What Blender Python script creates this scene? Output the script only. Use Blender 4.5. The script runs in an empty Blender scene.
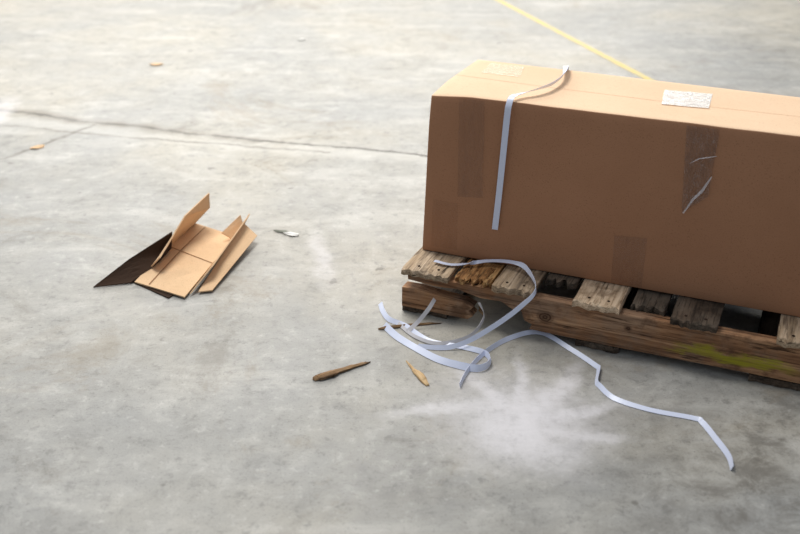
import bpy, bmesh, math, random
from mathutils import Vector, Matrix, noise
random.seed(7)
SC=bpy.context.scene
SC.view_settings.view_transform='Standard'
COL=SC.collection

# ------------------------------------------------------------ helpers
def link(o,parent=None):
    COL.objects.link(o)
    if parent: o.parent=parent
    return o
def empty(name,loc=(0,0,0),rz=0):
    e=bpy.data.objects.new(name,None); e.location=loc; e.rotation_euler=(0,0,rz)
    e.empty_display_size=.1
    return link(e)
def mesh_obj(name,verts,faces,mat,parent=None,smooth=False):
    me=bpy.data.meshes.new(name); me.from_pydata([tuple(v) for v in verts],[],faces); me.update()
    bm=bmesh.new(); bm.from_mesh(me); bmesh.ops.recalc_face_normals(bm,faces=bm.faces[:]); bm.to_mesh(me); bm.free()
    o=bpy.data.objects.new(name,me)
    if mat: me.materials.append(mat)
    if smooth:
        for p in me.polygons: p.use_smooth=True
    return link(o,parent)
def srgb(r,g,b):
    f=lambda c:(c/255/12.92) if c/255<=.04045 else ((c/255+.055)/1.055)**2.4
    return (f(r),f(g),f(b),1)

class NT:
    def __init__(s,name):
        s.mat=bpy.data.materials.new(name); s.mat.use_nodes=True
        s.t=s.mat.node_tree; s.n=s.t.nodes; s.l=s.t.links
        s.b=s.n['Principled BSDF']
    def new(s,t,**k):
        n=s.n.new(t)
        for a,v in k.items(): setattr(n,a,v)
        return n
    def put(s,sock,v):
        if isinstance(v,bpy.types.NodeSocket): s.l.new(v,sock)
        else: sock.default_value=v
    def math(s,op,a,b=0.0,c=0.0,clamp=False):
        n=s.new('ShaderNodeMath',operation=op); n.use_clamp=clamp
        s.put(n.inputs[0],a); s.put(n.inputs[1],b); s.put(n.inputs[2],c)
        return n.outputs[0]
    def vmath(s,op,a,b=(0,0,0)):
        n=s.new('ShaderNodeVectorMath',operation=op)
        s.put(n.inputs[0],a); s.put(n.inputs[1],b)
        return n
    def noise(s,vec,scale,detail=4,rough=.55,dist=0):
        n=s.new('ShaderNodeTexNoise'); s.put(n.inputs['Vector'],vec)
        n.inputs['Scale'].default_value=scale; n.inputs['Detail'].default_value=detail
        n.inputs['Roughness'].default_value=rough; n.inputs['Distortion'].default_value=dist
        return n.outputs['Fac']
    def ramp(s,f,stops):
        n=s.new('ShaderNodeValToRGB'); s.put(n.inputs[0],f)
        e=n.color_ramp.elements
        while len(e)<len(stops): e.new(.5)
        for i,(p,c) in enumerate(stops): e[i].position=p; e[i].color=c
        return n.outputs[0]
    def mix(s,f,a,b,mode='MIX'):
        n=s.new('ShaderNodeMix',data_type='RGBA',blend_type=mode)
        s.put(n.inputs[0],f); s.put(n.inputs[6],a); s.put(n.inputs[7],b)
        return n.outputs[2]
    def step(s,v,lo,hi,a=0.0,b=1.0):
        n=s.new('ShaderNodeMapRange',interpolation_type='SMOOTHSTEP')
        s.put(n.inputs[0],v); s.put(n.inputs[1],lo); s.put(n.inputs[2],hi); s.put(n.inputs[3],a); s.put(n.inputs[4],b)
        return n.outputs[0]
    def mapping(s,vec,scale=(1,1,1),loc=(0,0,0),rot=(0,0,0)):
        n=s.new('ShaderNodeMapping'); s.put(n.inputs['Vector'],vec)
        n.inputs['Scale'].default_value=scale; n.inputs['Location'].default_value=loc; n.inputs['Rotation'].default_value=rot
        return n.outputs[0]
    def bump(s,h,strength=.2,dist=.002):
        n=s.new('ShaderNodeBump'); n.inputs['Strength'].default_value=strength; n.inputs['Distance'].default_value=dist
        s.put(n.inputs['Height'],h); s.l.new(n.outputs[0],s.b.inputs['Normal'])

# ------------------------------------------------------------ materials
def mat_concrete():
    m=NT('concrete_floor')
    P=m.new('ShaderNodeNewGeometry').outputs['Position']
    big=m.noise(P,.50,5,.6,.4); med=m.noise(P,3.2,8,.68,.5); fine=m.noise(P,24,6,.75); grit=m.noise(P,190,3,.7)
    mid=m.noise(P,9,7,.72,.4)
    streak=m.noise(m.mapping(P,(.9,2.4,1),rot=(0,0,.4)),1.8,8,.68,.5)
    c=m.ramp(med,[(.30,srgb(122,122,121)),(.48,srgb(152,151,147)),(.56,srgb(162,160,155)),(.70,srgb(188,185,178))])
    c2=m.ramp(big,[(.33,srgb(132,135,138)),(.48,srgb(158,156,151)),(.62,srgb(186,178,161))])
    c=m.mix(.55,c,c2)
    c=m.mix(m.step(mid,.50,.66,0,.36),c,srgb(114,113,110))
    c=m.mix(m.step(mid,.48,.32,0,.32),c,srgb(198,196,190))
    c=m.mix(m.step(streak,.50,.68,0,.38),c,srgb(205,202,195))
    c=m.mix(m.step(fine,.53,.66,0,.46),c,srgb(106,105,102))
    c=m.mix(m.step(fine,.45,.32,0,.36),c,srgb(206,204,199))
    c=m.mix(m.step(grit,.57,.68,0,.55),c,srgb(92,91,88))
    g=m.noise(P,1.35,9,.74,1.0)
    c=m.mix(m.step(g,.55,.69,0,.50),c,srgb(108,102,92))
    g2=m.noise(m.mapping(P,loc=(7,3,0)),.9,9,.76,1.5)
    c=m.mix(m.step(g2,.54,.66,0,.40),c,srgb(132,118,96))
    sp=m.noise(P,11,3,.5)
    c=m.mix(m.step(sp,.69,.74,0,.6),c,srgb(90,86,80))
    # cracks
    wob=m.new('ShaderNodeTexNoise'); m.put(wob.inputs['Vector'],P); wob.inputs['Scale'].default_value=3.5
    wob.inputs['Detail'].default_value=9; wob.inputs['Roughness'].default_value=.72
    off=m.vmath('SCALE',m.vmath('SUBTRACT',wob.outputs['Color'],(.5,.5,.5)).outputs[0]); off.inputs['Scale'].default_value=.13
    PD=m.vmath('ADD',P,off.outputs[0]).outputs[0]
    def seg(a,b):
        a=Vector((a[0],a[1],0)); b=Vector((b[0],b[1],0)); d=b-a
        pa=m.vmath('SUBTRACT',PD,tuple(a)).outputs[0]
        pa=m.vmath('MULTIPLY',pa,(1,1,0)).outputs[0]
        dt=m.vmath('DOT_PRODUCT',pa,tuple(d/d.length_squared)).outputs['Value']
        h=m.math('MULTIPLY',dt,1.0,clamp=True)
        n=m.vmath('SCALE',tuple(d)); m.put(n.inputs['Scale'],h)
        return m.vmath('LENGTH',m.vmath('SUBTRACT',pa,n.outputs[0]).outputs[0]).outputs['Value']
    cn=m.noise(P,7,5,.7); brk=m.step(m.noise(P,5.5,5,.7),.36,.58,.35,1)
    def crack(pts,w,amt,c,col=srgb(92,87,80),broken=True,var=2.2):
        d=None
        for i in range(len(pts)-1):
            s=seg(pts[i],pts[i+1]); d=s if d is None else m.math('MINIMUM',d,s)
        f=m.math('DIVIDE',d,m.math('MULTIPLY',cn,w*var))
        k=m.step(f,.3,1.3,amt,0)
        if broken: k=m.math('MULTIPLY',k,brk)
        return m.mix(k,c,col),k
    main=[(-3.4,5.08),(-1.91,4.58),(-1.23,4.335),(-.656,4.138),(.105,3.94),(1.6,3.5)]
    c,_=crack([(-3.2,4.86),(-1.83,4.44),(-.66,4.06),(.10,3.90)],.070,.30,c,srgb(206,203,196),False)
    c,_=crack(main[:4],.055,.60,c,srgb(128,120,106))
    c,k1=crack(main,.015,.85,c,srgb(74,69,62))
    c,k2=crack([(-3.2,4.83),(-1.827,4.36),(-1.30,4.20),(-.3,3.97)],.012,.6,c,srgb(104,98,88))
    c,k3=crack([(-1.9,3.80),(-1.657,3.90),(-1.492,4.179),(-1.40,4.36)],.013,.7,c,srgb(96,90,81))
    # spilled white powder: soft cloudy puffs
    def puff(c,cx,cy,lx,ly,rot,amt,ns=5.0):
        q=m.vmath('SUBTRACT',PD,(cx,cy,0)).outputs[0]
        q=m.mapping(q,(1,1,0),rot=(0,0,-rot))
        q=m.vmath('MULTIPLY',q,(1/lx,1/ly,0)).outputs[0]
        r=m.vmath('LENGTH',q).outputs['Value']
        n1=m.noise(m.mapping(P,(1,1,1),rot=(0,0,-rot)),ns,8,.75,.6)
        r=m.math('ADD',r,m.math('MULTIPLY',m.math('SUBTRACT',n1,.5),1.2))
        k=m.step(r,.05,1.1,amt,0)
        k=m.math('MULTIPLY',k,m.step(fine,.66,.42,.7,1))
        return m.mix(k,c,srgb(232,229,232))
    c=puff(c,.28,2.03,.32,.30,0,.50,4)
    c=puff(c,.29,2.00,.18,.16,.4,.65,6)
    c=puff(c,.39,2.14,.040,.22,-.55,.65,8)
    c=puff(c,.31,2.17,.026,.20,-.1,.55,8)
    c=puff(c,.22,2.14,.028,.18,.45,.5,8)
    c=puff(c,.44,2.05,.17,.032,.35,.6,8)
    c=puff(c,.44,1.95,.15,.028,-.15,.5,8)
    c=puff(c,.10,2.06,.19,.045,.15,.5,8)
    c=puff(c,.30,1.90,.14,.11,0,.45,6)
    c=puff(c,-.26,2.95,.050,.28,.15,.40,8)
    c=puff(c,-1.9,4.55,.10,.30,.2,.5,7)
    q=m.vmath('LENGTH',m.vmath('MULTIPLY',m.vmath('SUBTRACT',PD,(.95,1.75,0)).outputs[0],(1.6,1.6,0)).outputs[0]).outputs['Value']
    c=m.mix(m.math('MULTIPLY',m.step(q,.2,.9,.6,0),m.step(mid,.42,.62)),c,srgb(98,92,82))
    m.put(m.b.inputs['Base Color'],c)
    m.put(m.b.inputs['Roughness'],m.step(med,.3,.7,.44,.66))
    m.b.inputs['Specular IOR Level'].default_value=.40
    h=m.math('ADD',m.math('MULTIPLY',fine,.8),m.math('MULTIPLY',grit,.35))
    h=m.math('SUBTRACT',h,m.math('MULTIPLY',k1,1.5))
    m.bump(h,.42,.003)
    return m.mat

def mat_card(name,base,dark,rough=.9):
    m=NT(name)
    P=m.new('ShaderNodeTexCoord').outputs['Object']
    a=m.noise(P,3,4,.6); f=m.noise(m.mapping(P,(60,60,420)),1.0,3,.6)
    sp=m.noise(P,330,2,.5)
    c=m.mix(m.step(a,.3,.7,0,.45),base,dark)
    c=m.mix(m.step(f,.45,.75,0,.22),c,dark)
    c=m.mix(m.step(sp,.58,.72,0,.5),c,tuple(x*.6 for x in dark[:3])+(1,))
    m.put(m.b.inputs['Base Color'],c); m.b.inputs['Roughness'].default_value=rough
    m.b.inputs['Specular IOR Level'].default_value=.12
    m.bump(m.math('ADD',f,m.math('MULTIPLY',sp,.4)),.12,.001)
    return m.mat

def mat_wood(name,c1,c2,c3,axis='y',stain=None,knots=(),grey=.35):
    m=NT(name)
    P=m.new('ShaderNodeTexCoord').outputs['Object']
    g=(22,1.3,60) if axis=='y' else (1.3,30,30)
    w=m.noise(m.mapping(P,g),1.5,6,.65,.6); b=m.noise(P,9,5,.65)
    fi=m.noise(m.mapping(P,tuple(x*4 for x in g)),1.5,4,.7)
    c=m.ramp(w,[(.30,c3),(.47,c2),(.64,c1)])
    c=m.mix(m.step(m.noise(P,5,6,.7),.42,.62,0,grey),c,srgb(140,128,114))
    c=m.mix(m.step(fi,.48,.64,0,.65),c,c3)
    c=m.mix(m.step(b,.53,.66,0,.6),c,c3)
    dk=tuple(x*.35 for x in c3[:3])+(1,)
    c=m.mix(m.step(m.noise(m.mapping(P,tuple(x*1.6+2 for x in g)),1.0,5,.7),.57,.66,0,.85),c,dk)
    for kx,kz,kr in knots:
        d=m.vmath('LENGTH',m.vmath('MULTIPLY',m.vmath('SUBTRACT',P,(kx,0,kz)).outputs[0],(1,0,1.25)).outputs[0]).outputs['Value']
        d=m.math('ADD',d,m.math('MULTIPLY',m.math('SUBTRACT',b,.5),.03))
        rings=m.math('SINE',m.math('MULTIPLY',d,620))
        kk=m.step(d,kr*.5,kr*1.4,.9,0)
        c=m.mix(m.math('MULTIPLY',kk,m.step(rings,-1,1,.6,1)),c,srgb(58,34,22))
    if stain:
        (x0,x1,z0,z1,col)=stain
        s=m.new('ShaderNodeSeparateXYZ'); m.put(s.inputs[0],P)
        nx=m.noise(m.mapping(P,(1,1,3)),9,5,.7)
        xx=m.math('ADD',s.outputs[0],m.math('MULTIPLY',m.math('SUBTRACT',nx,.5),.2))
        zz=m.math('ADD',s.outputs[2],m.math('MULTIPLY',m.math('SUBTRACT',nx,.5),.08))
        k=m.math('MULTIPLY',m.step(xx,x0,x0+.08),m.step(xx,x1-.10,x1,1,0))
        k=m.math('MULTIPLY',k,m.math('MULTIPLY',m.step(zz,z0,z0+.016),m.step(zz,z1-.016,z1,1,0)))
        c=m.mix(m.math('MULTIPLY',k,m.step(fi,.40,.66,.95,.45)),c,col)
    m.put(m.b.inputs['Base Color'],c); m.b.inputs['Roughness'].default_value=.85
    m.b.inputs['Specular IOR Level'].default_value=.2
    m.bump(m.math('ADD',w,fi),.7,.003)
    return m.mat

def mat_plastic(name,col,rough=.3):
    m=NT(name)
    P=m.new('ShaderNodeTexCoord').outputs['Object']
    n=m.noise(P,40,3,.6)
    m.put(m.b.inputs['Base Color'],m.mix(m.step(n,.4,.75,0,.15),col,tuple(x*.8 for x in col[:3])+(1,)))
    m.b.inputs['Roughness'].default_value=rough
    return m.mat

def mat_tape(name,col,alpha,rough=.18,streaks=0.0,bump=.9):
    m=NT(name)
    P=m.new('ShaderNodeTexCoord').outputs['Object']
    n=m.noise(m.mapping(P,(30,30,6),rot=(0,.5,0)),1.6,5,.7,1.5)
    r=m.noise(m.mapping(P,(20,20,7),rot=(0,.7,0)),2.2,4,.6,2.0)
    ln=m.step(m.math('ABSOLUTE',m.math('SUBTRACT',r,.5)),.0,.014,streaks,0)
    c=m.mix(ln,col,(.78,.76,.76,1))
    m.put(m.b.inputs['Base Color'],c); m.b.inputs['Roughness'].default_value=rough
    al=m.step(n,.35,.75,alpha*.7,min(1,alpha*1.4))
    m.put(m.b.inputs['Alpha'],m.math('MAXIMUM',al,m.math('MULTIPLY',ln,.8)))
    m.bump(n,bump,.004)
    return m.mat

CONC=mat_concrete()
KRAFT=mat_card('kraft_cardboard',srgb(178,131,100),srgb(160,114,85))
KT=mat_card('kraft_cardboard_top_lit',srgb(236,204,172),srgb(222,188,154))  # same cardboard as the sides; brightness of the lit top put into the colour
KRAFT_L=mat_card('kraft_cardboard_inside',srgb(226,192,154),srgb(208,172,134))
KRAFT_LD=mat_card('kraft_cardboard_crease',srgb(150,108,74),srgb(130,92,62))
KRAFT_D=mat_card('kraft_cardboard_shaded',srgb(66,50,40),srgb(38,30,26))  # shaded side of the scrap painted as dark colour; nails share it
W_GREY=mat_wood('weathered_pine',srgb(216,192,164),srgb(174,150,122),srgb(80,64,50))
W_PALE=mat_wood('pale_pine',srgb(240,218,190),srgb(216,190,160),srgb(124,98,74),grey=.1)
W_DARK=mat_wood('dark_weathered_pine',srgb(106,90,76),srgb(74,62,52),srgb(36,30,25))
W_ROT=mat_wood('rotten_pine',srgb(206,168,116),srgb(160,114,70),srgb(50,34,22),grey=.1)
W_STR=mat_wood('stringer_pine',srgb(198,154,116),srgb(156,114,82),srgb(76,50,34),'x',
               (.76,1.12,.034,.080,srgb(160,152,42)),((.43,.07,.022),(.66,.085,.01)),.4)
W_CHIP=mat_wood('splinter_wood',srgb(188,156,118),srgb(140,108,76),srgb(62,44,30),'x',grey=.3)
W_CHIPL=mat_wood('fresh_splinter_wood',srgb(232,206,166),srgb(210,178,134),srgb(156,120,82),'x',grey=0)
STRAP=mat_plastic('polypropylene_strap',srgb(218,224,244))
STRAP_G=mat_plastic('dusty_strap',srgb(206,203,206),.4)
TAPE=mat_tape('clear_tape',srgb(152,116,95),.22,.12)
TAPE_S=mat_tape('clear_tape_glints',srgb(132,104,90),.36,.08,.55,1.0)  # white streaks paint the shine of crumpled film into the colour
LABEL=mat_tape('glossy_label',srgb(240,238,234),.9,.25)
PAPER=mat_plastic('scrap_paper',srgb(226,224,220),.7)
GREYP=mat_plastic('grey_scrap',srgb(120,122,110),.7)
m=NT('yellow_floor_paint'); P_=m.new('ShaderNodeNewGeometry').outputs['Position']
n_=m.noise(P_,16,6,.7)
m.put(m.b.inputs['Base Color'],m.ramp(n_,[(.35,srgb(190,180,136)),(.55,srgb(210,186,108)),(.75,srgb(214,186,92))])); m.b.inputs['Roughness'].default_value=.6
YEL=m.mat

# ------------------------------------------------------------ floor
def grid(name,x0,x1,y0,y1,z,mat):
    return mesh_obj(name,[(x0,y0,z),(x1,y0,z),(x1,y1,z),(x0,y1,z)],[(0,1,2,3)],mat)
grid('floor',-14,14,-8,22,0,CONC)
a=Vector((1.33,5.062,0)); b=Vector((.708,7.265,0)); d=(b-a).normalized(); s=Vector((-d.y,d.x,0))*.022
a=a-d*.15; b=b+d*6
mesh_obj('floor_marking_line',[v+Vector((0,0,.0012)) for v in (a-s,a+s,b+s,b-s)],[(0,1,2,3)],YEL)

# ------------------------------------------------------------ box
RZ=-math.radians(23.2)
box=empty('cardboard_box',(.066,2.692,.145),RZ)
L,D,Hh=1.27,.40,.486
def topz(x,y):
    X,Y=x*L,y*D
    return -.006*math.sin(math.pi*y)*math.sin(math.pi*x)+.003*noise.noise(Vector((X*3,Y*6,3)))*math.sin(math.pi*y)
def box_body():
    nx,ny,nz=50,16,18
    bm=bmesh.new()
    bmesh.ops.create_cube(bm,size=1)
    for ax,n in ((0,nx),(1,ny),(2,nz)):
        ed=[e for e in bm.edges if abs((e.verts[0].co-e.verts[1].co)[ax])>.9/1 and abs((e.verts[0].co-e.verts[1].co).length-abs((e.verts[0].co-e.verts[1].co)[ax]))<1e-5]
        bmesh.ops.subdivide_edges(bm,edges=ed,cuts=n-1,use_grid_fill=True)
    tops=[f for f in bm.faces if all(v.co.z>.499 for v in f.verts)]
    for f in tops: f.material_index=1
    for v in bm.verts:
        x,y,z=v.co.x+.5,v.co.y+.5,v.co.z+.5
        sx=math.sin(math.pi*x); sz=math.sin(math.pi*z); sy=math.sin(math.pi*y)
        X=x*L; Y=y*D*(1-.15*x); Z=z*Hh
        X+= (1-x)*.020*z
        if y<.01: Y-= .005*sx*sz; Y+=.0035*noise.noise(Vector((X*4,Z*5,1)))*sz
        if y>.99: Y+= .006*sx*sz
        if z>.99: Z+=topz(x,y)
        c=max(0,1-((x*L)/.12+abs(1-z)*Hh/.09+y*D/.15))
        Z-=.010*c; Y+=.006*c
        if z>.93 and y<.01: Z+=.0022*noise.noise(Vector((X*9,0,7)))
        v.co=(X,Y,Z)
    me=bpy.data.meshes.new('box_body'); bm.to_mesh(me); bm.free()
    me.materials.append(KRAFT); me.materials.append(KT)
    for p in me.polygons: p.use_smooth=True
    o=link(bpy.data.objects.new('box_body',me),box)
    bv=o.modifiers.new('b','BEVEL'); bv.width=.0035; bv.segments=2; bv.limit_method='ANGLE'; bv.angle_limit=math.radians(50)
    return o
box_body()
v=[];n=60
KSEAM=mat_card('kraft_cardboard_seam',srgb(206,168,134),srgb(190,152,118))
for i in range(n+1):
    x=i/n*.985+.012; yy=.5
    z=Hh+topz(x,yy)+.0009; Y=yy*D*(1-.15*x)
    v+=[(x*L,Y-.0007,z),(x*L,Y+.0007,z)]
mesh_obj('flap_seam',v,[(2*i,2*i+1,2*i+3,2*i+2) for i in range(n)],KSEAM,box)

def patch(name,pts,off,mat,plane,parent=box,crumple=.0016):
    n=14;v=[];f=[]
    p=[Vector(q+(0,)) for q in pts]
    for i in range(n+1):
        for j in range(n+1):
            s,t=i/n,j/n
            q=(p[0]*(1-s)+p[1]*s)*(1-t)+(p[3]*(1-s)+p[2]*s)*t
            w=off+crumple*abs(noise.noise(Vector((q.x*30,q.y*30,5))))
            v.append((q.x,-.0052*math.sin(math.pi*min(1,q.x/L))*math.sin(math.pi*max(0,min(1,q.y/Hh)))-w,q.y) if plane=='F' else (q.x,q.y,Hh+topz(q.x/L,min(1,q.y/D))+w))
    for i in range(n):
        for j in range(n):
            a=i*(n+1)+j; f.append((a,a+1,a+n+2,a+n+1))
    return mesh_obj(name,v,f,mat,parent,True)
patch('tape_1',[(.110,.19),(.186,.198),(.180,.480),(.106,.480)],.003,TAPE,'F')
patch('tape_2',[(.735,.245),(.795,.30),(.800,.480),(.718,.480)],.003,TAPE_S,'F',crumple=.008)
patch('tape_3',[(.570,.004),(.655,.004),(.655,.158),(.567,.150)],.003,TAPE,'F')
patch('tape_4',[(.030,.02),(.112,.02),(.112,.17),(.034,.17)],.003,mat_tape('faint_tape',srgb(160,112,80),.12),'F')
FILM=mat_tape('crumpled_tape_edge_glint',srgb(225,222,226),.62,.2)  # torn tape edges, with their highlight painted in as near-white
mesh_obj('tape_curl_glint',[(.737,-.010,.245),(.741,-.014,.246),(.757,-.011,.290),(.761,-.015,.286),(.776,-.011,.317),(.781,-.015,.312),(.796,-.010,.357),(.798,-.012,.354)],
         [(0,1,3,2),(2,3,5,4),(4,5,7,6)],FILM,box)
mesh_obj('tape_curl_glint_2',[(.735,-.010,.381),(.737,-.012,.383),(.760,-.012,.401),(.762,-.014,.399),(.802,-.010,.412),(.802,-.011,.411)],
         [(0,1,3,2),(2,3,5,4)],FILM,box)
patch('label_top',[(.628,.150),(.750,.160),(.742,.300),(.612,.292)],.0015,LABEL,'T')
patch('tape_top',[(.085,.25),(.200,.25),(.182,.366),(.074,.360)],.0015,mat_tape('tape_on_top',srgb(246,230,212),.28,.2),'T')

# ------------------------------------------------------------ strap ribbons
def sweep(name,rows,w,mat,parent,sub=8,th=.0011,ground=False):
    P=[Vector(r[0]) for r in rows]; Wd=[Vector(r[1]).normalized() for r in rows]
    v=[];f=[];n=0
    for i in range(len(P)-1):
        p0=P[i-1] if i else P[0]*2-P[1]; p1=P[i]; p2=P[i+1]; p3=P[i+2] if i+2<len(P) else P[-1]*2-P[-2]
        last=(i==len(P)-2)
        for k in range(sub+(1 if last else 0)):
            t=k/sub
            c=.5*((2*p1)+(p2-p0)*t+(2*p0-5*p1+4*p2-p3)*t*t+(3*p1-p0-3*p2+p3)*t**3)
            d=(Wd[i]*(1-t)+Wd[i+1]*t).normalized()
            if ground: c.z=max(c.z,abs(d.z)*w/2+.0015)
            v+=[c-d*w/2,c,c+d*w/2]; n+=1
    for i in range(n-1):
        for k in range(2):
            a=i*3+k; f.append((a,a+1,a+4,a+3))
    o=mesh_obj(name,v,f,mat,parent,False)
    s=o.modifiers.new('s','SOLIDIFY'); s.thickness=th; s.offset=0
    return o
def ribbon(name,pts,w,mat,parent):
    rows=[]
    for i,p in enumerate(pts):
        a=Vector(pts[max(i-1,0)][:3]); b=Vector(pts[min(i+1,len(pts)-1)][:3]); tg=(b-a).normalized()
        side=Vector((tg.y,-tg.x,0)); side.normalize()
        up=side.cross(tg).normalized()
        if up.z<0: up=-up
        t=math.radians(p[3]); rows.append((p[:3],side*math.cos(t)+up*math.sin(t)))
    return sweep(name,rows,w,mat,parent,ground=True)
bs=empty('loose_packing_strap',(.066,2.692,.145),RZ)
zt=Hh+.003
sweep('strap_band',[
 ((.300,.400,zt-.03),(1,0,0)),
 ((.302,.390,zt+.004),(1,.1,0)),
 ((.312,.350,zt+.012),(1,.1,.5)),
 ((.326,.27,zt+.012),(.5,.1,.9)),
 ((.322,.17,zt+.012),(.5,-.3,.9)),
 ((.300,.10,zt+.012),(.6,-.5,.6)),
 ((.268,.045,zt+.010),(.9,-.4,.2)),
 ((.255,.008,zt+.010),(1,-.1,0)),
 ((.252,-.012,zt-.006),(1,0,0)),
 ((.250,-.018,.45),(1,0,0)),
 ((.244,-.016,.35),(1,0,0)),
 ((.236,-.013,.22),(1,0,0)),
 ((.228,-.011,.11),(1,.05,0))],.0175,STRAP,bs)

fs=empty('tangled_packing_straps',(0,0,0))
ribbon('strap_over_pallet',[(.100,2.60,.152,0),(.159,2.576,.151,0),(.261,2.592,.156,170),(.329,2.554,.168,160),(.359,2.505,.170,110),(.371,2.402,.160,80),(.330,2.392,.112,72),
  (.261,2.370,.066,68),(.179,2.356,.020,60),(.110,2.350,.004,50),(.05,2.36,.004,40)],.014,STRAP,fs)
ribbon('strap_long',[(.154,2.158,0,100),(.179,2.230,0,100),(.231,2.322,0,110),(.308,2.403,0,125),(.396,2.437,0,145),(.467,2.349,0,150),(.522,2.260,0,145),(.526,2.240,0,130),(.510,2.180,0,120),(.514,2.160,0,130),
  (.543,2.103,0,152),(.621,2.054,0,162),(.720,2.018,0,160),(.735,2.000,0,150),(.748,1.933,0,140),(.758,1.863,0,125),(.752,1.815,0,110)],.0140,STRAP,fs)
ribbon('strap_loop',[(-.059,2.611,0,140),(-.050,2.560,0,140),(-.030,2.510,0,135),(.014,2.477,0,150),(.083,2.392,0,160),(.179,2.354,0,150),(.232,2.318,0,115),(.243,2.270,0,95)],.0155,STRAP,fs)
ribbon('strap_loop_return',[(.243,2.272,0,85),(.225,2.245,0,80),(.191,2.240,0,60),(.107,2.286,0,35),(.040,2.355,0,25),(-.01,2.415,0,30),(-.045,2.475,0,45)],.020,STRAP,fs)
ribbon('strap_short',[(.223,2.463,.087,80),(.237,2.452,.046,80),(.196,2.404,.014,60),(.111,2.372,.008,45),(.042,2.414,.006,40),(-.014,2.507,.005,40)],.010,STRAP_G,fs)
ribbon('strap_end',[(.100,2.516,.070,60),(.080,2.486,.052,50),(.050,2.470,.020,40),(.022,2.444,.006,30)],.012,STRAP_G,fs)

# ------------------------------------------------------------ pallet
pal=empty('wooden_pallet',(.006,2.576,0),RZ)
deck=[(.0,.145,W_GREY),(.275,.392,W_GREY),(.505,.632,W_PALE),(.765,.885,W_DARK),(1.03,1.155,W_GREY)]
def board(name,x0,x1,y0,y1,z0,z1,mat,jag=.008):
    nx,ny=11,12; v=[];f=[]
    ex=[random.uniform(-jag,jag) for _ in range(nx+1)]
    cz=[random.uniform(0,.007) if random.random()<.45 else 0 for _ in range(nx+1)]
    for lay in (z0,z1):
        for j in range(ny+1):
            for i in range(nx+1):
                t=i/nx; y=y0+(y1-y0)*(j/ny)**1.8
                if j==0: y+=ex[i]
                x=x0+(x1-x0)*t+random.uniform(-1,1)*.0014
                z=lay+(.0014*noise.noise(Vector((x*40,y*8,lay))))
                if j==0 and lay==z1: z-=cz[i]
                v.append((x,y,z))
    N=(nx+1)*(ny+1)
    for j in range(ny):
        for i in range(nx):
            a=j*(nx+1)+i
            f.append((a,a+nx+1,a+nx+2,a+1)); f.append((N+a,N+a+1,N+a+nx+2,N+a+nx+1))
    for i in range(nx):
        f.append((i,i+1,N+i+1,N+i)); a=ny*(nx+1)+i; f.append((a,N+a,N+a+1,a+1))
    for j in range(ny):
        a=j*(nx+1); f.append((a,N+a,N+a+nx+1,a+nx+1)); a+=nx; f.append((a,a+nx+1,N+a+nx+1,N+a))
    o=mesh_obj(name,v,f,mat,pal)
    b=o.modifiers.new('b','BEVEL'); b.width=.0015; b.segments=2; b.limit_method='ANGLE'
    return o
for i,(x0,x1,mt) in enumerate(deck): board('deck_board_%d'%(i+1),x0,x1,-.006,.80,.124,.1435,mt)
board('deck_board_broken',.160,.266,.016,.80,.122,.140,W_ROT,.018)
board('deck_board_low',.405,.49,.10,.80,.124,.142,W_DARK,.02)
board('deck_board_dark',.655,.745,.045,.80,.120,.138,W_DARK,.012)
for k in range(18):
    bm=bmesh.new(); bmesh.ops.create_icosphere(bm,subdivisions=2,radius=1)
    cx=random.uniform(.166,.26); cy=random.uniform(.006,.09)
    for v in bm.verts:
        v.co=v.co*(1+.7*noise.noise(v.co*2.5+Vector((k,0,0))))
        v.co=Vector((v.co.x*random.choice((.006,.009))+cx,v.co.y*.022+cy,v.co.z*.005+.138))
    me=bpy.data.meshes.new('rot'); bm.to_mesh(me); bm.free(); me.materials.append(W_ROT)
    link(bpy.data.objects.new('rotten_chunk_%d'%(k+1),me),pal)
for k in range(9):
    x=random.uniform(.17,.26) if k<6 else random.uniform(.20,.23)
    y0=random.uniform(-.022,-.004); z=.130+random.uniform(-.004,.006) if k<6 else random.uniform(.03,.06)
    dx=random.uniform(-.008,.008) if k<6 else .03
    w_=.003
    mesh_obj('broken_fibre_%d'%(k+1),[(x+dx,y0,z+.003),(x-w_,.03,z-.003),(x+w_,.03,z-.003),(x,.03,z+.004)],
             [(0,1,2),(0,2,3),(0,3,1),(1,3,2)],W_ROT,pal)
def extr(name,prof,y0,y1,mat):
    n=len(prof); v=[(x,y0+random.uniform(0,.002),z) for x,z in prof]+[(x,y1,z) for x,z in prof]
    f=[tuple(range(n)),tuple(range(2*n-1,n-1,-1))]+[(i,(i+1)%n,n+(i+1)%n,n+i) for i in range(n)]
    o=mesh_obj(name,v,f,mat,pal)
    b=o.modifiers.new('b','BEVEL'); b.width=.0025; b.segments=2; b.limit_method='ANGLE'
    return o
extr('stringer_front',[(.385,.020),(.60,.019),(.9,.021),(1.20,.02),(1.20,.1235),(.9,.1235),(.5,.1235),(.015,.1235),(.015,.104),(.10,.098),(.17,.102),(.24,.088),(.30,.090),(.34,.070),(.36,.074),(.37,.045),(.395,.036)],.004,.042,W_STR)
extr('stringer_stub',[(0,.018),(.205,.016),(.222,.030),(.208,.044),(.222,.058),(.19,.070),(.12,.074),(.05,.082),(0,.080)],-.004,.040,W_STR)
extr('stringer_middle',[(0,.02),(1.2,.02),(1.2,.1235),(0,.1235)],.38,.42,W_DARK)
extr('stringer_back',[(0,.02),(1.2,.02),(1.2,.1235),(0,.1235)],.755,.795,W_DARK)
for i,(x0,x1) in enumerate([(.0,.14),(.52,.64),(.98,1.2)]):
    board('bottom_board_%d'%(i+1),x0,x1,.002,.80,.001,.0185,W_DARK,.004)
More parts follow.
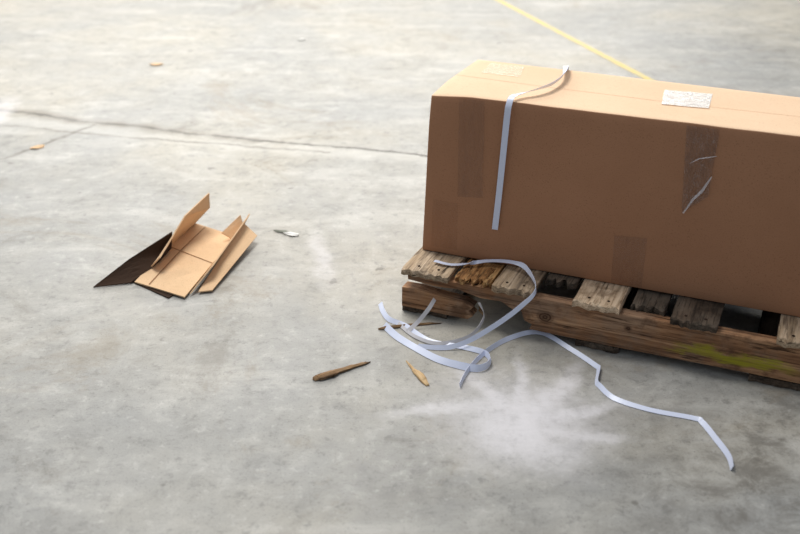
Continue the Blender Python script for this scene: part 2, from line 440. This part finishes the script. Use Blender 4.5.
for k,(x0,x1,mt) in enumerate(deck):
    for q in (.3,.72):
        bm=bmesh.new(); bmesh.ops.create_cone(bm,segments=10,radius1=.004,radius2=.0035,depth=.0012,cap_ends=True)
        for v in bm.verts: v.co+=Vector((x0+(x1-x0)*q,.024,.1448))
        me=bpy.data.meshes.new('nail'); bm.to_mesh(me); bm.free(); me.materials.append(KRAFT_D)
        link(bpy.data.objects.new('nail_%d_%d'%(k,int(q*10)),me),pal)

# ------------------------------------------------------------ torn cardboard piece
tc=empty('torn_cardboard_scrap',(0,0,0))
def sheet(name,quads,mat,parent=tc,th=.004,sub=5,wob=.0025):
    v=[];f=[]
    for q in quads:
        q=[Vector(p) for p in q]; b0=len(v)
        for i in range(sub+1):
            for j in range(sub+1):
                s,t=i/sub,j/sub
                p=(q[0]*(1-s)+q[1]*s)*(1-t)+(q[3]*(1-s)+q[2]*s)*t
                e=(math.sin(math.pi*s)*math.sin(math.pi*t))
                p=p+Vector((0,0,1))*wob*noise.noise(p*18)*e*3
                v.append(p)
        for i in range(sub):
            for j in range(sub):
                a=b0+i*(sub+1)+j; f.append((a,a+1,a+sub+2,a+sub+1))
    me=bpy.data.meshes.new(name); me.from_pydata([tuple(p) for p in v],[],f)
    bm=bmesh.new(); bm.from_mesh(me); bmesh.ops.remove_doubles(bm,verts=bm.verts[:],dist=.0006)
    bmesh.ops.recalc_face_normals(bm,faces=bm.faces[:]); bm.to_mesh(me); bm.free()
    me.materials.append(mat)
    o=link(bpy.data.objects.new(name,me),parent)
    s=o.modifiers.new('s','SOLIDIFY'); s.thickness=th; s.offset=0
    return o
A=(-.825,2.747,.008);B=(-.65,2.645,.008);C=(-.557,3.084,.010);Dd=(-.722,3.196,.012)
M1=(-.768,2.985,.018);M2=(-.603,2.865,.014)
sheet('base_panel',[(A,B,M2,M1),(M1,M2,C,Dd)],KRAFT_L)
sheet('under_shadow_sheet',[((-.845,2.765,.0025),(-.70,2.650,.0025),(-.62,2.80,.0025),(-.76,2.92,.0025))],KRAFT_D,th=.003)  # dark sheet added as painted shadow under the front edge
def crease(name,a,b,w=.003,z=.0045):
    a=Vector(a);b=Vector(b);d=(b-a).normalized();s=Vector((-d.y,d.x,0))*w/2;n=6
    v=[];
    for i in range(n+1):
        p=a.lerp(b,i/n)+Vector((0,0,z)); v+=[p-s,p+s]
    mesh_obj(name,v,[(2*i,2*i+1,2*i+3,2*i+2) for i in range(n)],KRAFT_LD,tc)
crease('crease_1',M1,M2,.004,.003)
def bl(s,t):
    q=[Vector(x) for x in ((A,B,M2,M1) if t<1 else (M1,M2,C,Dd))]; tt=t if t<1 else t-1
    return (q[0]*(1-s)+q[1]*s)*(1-tt)+(q[3]*(1-s)+q[2]*s)*tt
crease('crease_2',bl(.28,.02),bl(.28,.98),.003,.0045)
crease('crease_3',bl(.28,1.02),bl(.28,1.98),.003,.0045)
T1=(-.752,2.80,.067);T2=(-.707,3.0,.125);T3=(-.653,3.15,.145);T3b=(-.656,3.155,.090)
sheet('side_flap_tall',[(( -.800,2.84,.010),M1,T2,T1),(M1,Dd,T3b,T2)],KRAFT_L)
sheet('side_flap_tip',[(T2,T3b,(-.655,3.153,.12),T3)],KRAFT_L,sub=2)
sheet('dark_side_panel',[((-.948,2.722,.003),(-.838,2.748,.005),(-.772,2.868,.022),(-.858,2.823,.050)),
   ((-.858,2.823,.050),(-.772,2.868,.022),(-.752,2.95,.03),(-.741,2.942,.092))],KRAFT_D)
E2=(-.583,2.76,.055);E3=(-.514,3.12,.080)
sheet('side_flap_right',[((-.638,2.668,.008),C,E3,E2)],KRAFT_L)
sheet('outer_flap_right',[((-.615,2.68,.008),(-.574,2.69,.008),(-.484,3.06,.025),(-.535,3.10,.055))],KRAFT_L)
sheet('torn_corner',[((-.600,3.04,.045),(-.56,3.05,.012),(-.535,3.11,.03),(-.548,3.13,.072))],KRAFT_L,sub=3)

# ------------------------------------------------------------ debris
def splinter(name,a,b,w,h,mat,seed,shape):
    rnd=random.Random(seed); a=Vector(a+(0,)); b=Vector(b+(0,)); d=b-a; Ln=d.length; ang=math.atan2(d.y,d.x)
    v=[];f=[]; k=6; rings=[]
    for i in range(len(shape)-1):
        (t0,s0,o0),(t1,s1,o1)=shape[i],shape[i+1]
        for q in range(4): u=q/4; rings.append((t0+(t1-t0)*u,s0+(s1-s0)*u,o0+(o1-o0)*u))
    rings.append(shape[-1])
    jr=[rnd.uniform(.8,1.2) for _ in range(k)]
    for (t,s,o) in rings:
        for j in range(k):
            th=2*math.pi*(j+.5)/k
            y=(math.cos(th)*.5*s*jr[j]+o+rnd.uniform(-.05,.05))*w; z=(math.sin(th)*.5+.5)*h*max(.25,s)*jr[j]
            v.append((t*Ln+rnd.uniform(-.004,.004),y,z+.0005))
    n=len(rings)
    for i in range(n-1):
        for j in range(k):
            f.append((i*k+j,i*k+(j+1)%k,(i+1)*k+(j+1)%k,(i+1)*k+j))
    f.append(tuple(range(k))); f.append(tuple(range((n-1)*k,n*k)))
    o=mesh_obj(name,v,f,mat); o.location=a; o.rotation_euler=(0,0,ang)
    return o
splinter('wood_splinter',(-.222,2.190),(-.082,2.285),.030,.013,W_CHIP,3,[(0,.55,.3),(.08,.9,.1),(.3,1,0),(.42,.75,.1),(.75,.55,.05),(.92,.4,0),(1,.06,-.1)])
splinter('wood_splinter.001',(.069,2.168),(.024,2.294),.020,.009,W_CHIPL,5,[(0,.5,-.1),(.25,1,0),(.5,.8,.15),(.62,.45,.3),(.85,.35,.35),(1,.05,.4)])
splinter('wood_splinter.002',(-.060,2.462),(.118,2.500),.013,.008,W_CHIP,8,[(0,.5,0),(.1,1,0),(.5,.8,.2),(.8,.7,0),(1,.2,-.2)])
def scrap(name,c,sx,sy,rz,mat,seed):
    rnd=random.Random(seed); n=9
    v=[(0,0,.006)]+[(math.cos(2*math.pi*i/n)*sx*rnd.uniform(.6,1.1),math.sin(2*math.pi*i/n)*sy*rnd.uniform(.6,1.1),.002+.005*rnd.random()) for i in range(n)]
    o=mesh_obj(name,v,[(0,i+1,(i+1)%n+1) for i in range(n)],mat)
    s=o.modifiers.new('s','SOLIDIFY'); s.thickness=.002; s.offset=0
    o.location=(c[0],c[1],0); o.rotation_euler=(0,0,rz)
scrap('paper_scrap',(-.372,3.122),.036,.014,-.3,PAPER,1)
scrap('leaf_fragment',(-.412,3.146),.030,.010,-.3,GREYP,2)
scrap('cardboard_crumb',(-1.347,5.426),.045,.028,.2,KRAFT_L,3)
scrap('paper_scrap.001',(-.596,6.022),.028,.02,.2,PAPER,4)
scrap('cardboard_crumb.001',(-1.553,4.032),.035,.018,.5,KRAFT_L,5)

# ------------------------------------------------------------ light
w=bpy.data.worlds.new('world'); SC.world=w; w.use_nodes=True
bg=w.node_tree.nodes['Background']; bg.inputs[0].default_value=(.82,.90,1,1); bg.inputs[1].default_value=.37
def area(name,loc,target,sx,sy,e,col):
    l=bpy.data.lights.new(name,'AREA'); l.shape='RECTANGLE'; l.size=sx; l.size_y=sy; l.energy=e; l.color=col
    o=bpy.data.objects.new(name,l); link(o); o.location=loc
    o.rotation_euler=(Vector(target)-Vector(loc)).to_track_quat('-Z','Y').to_euler()
area('dock_door_light',(-.9,11,3.8),(-.2,3.9,0),9,4,720,(1,.958,.885))
area('ceiling_light_panel',(-1.2,4.4,5.0),(-.1,3.9,0),2.3,2.0,245,(1,.98,.94))

# ------------------------------------------------------------ camera
cam=bpy.data.cameras.new('camera'); co=bpy.data.objects.new('camera',cam); link(co); SC.camera=co
co.location=(0,0,1.4); co.rotation_euler=(math.radians(64),0,0)
cam.lens=990*36/800; cam.sensor_width=36
cam.dof.use_dof=True; cam.dof.focus_distance=2.8; cam.dof.aperture_fstop=2.4
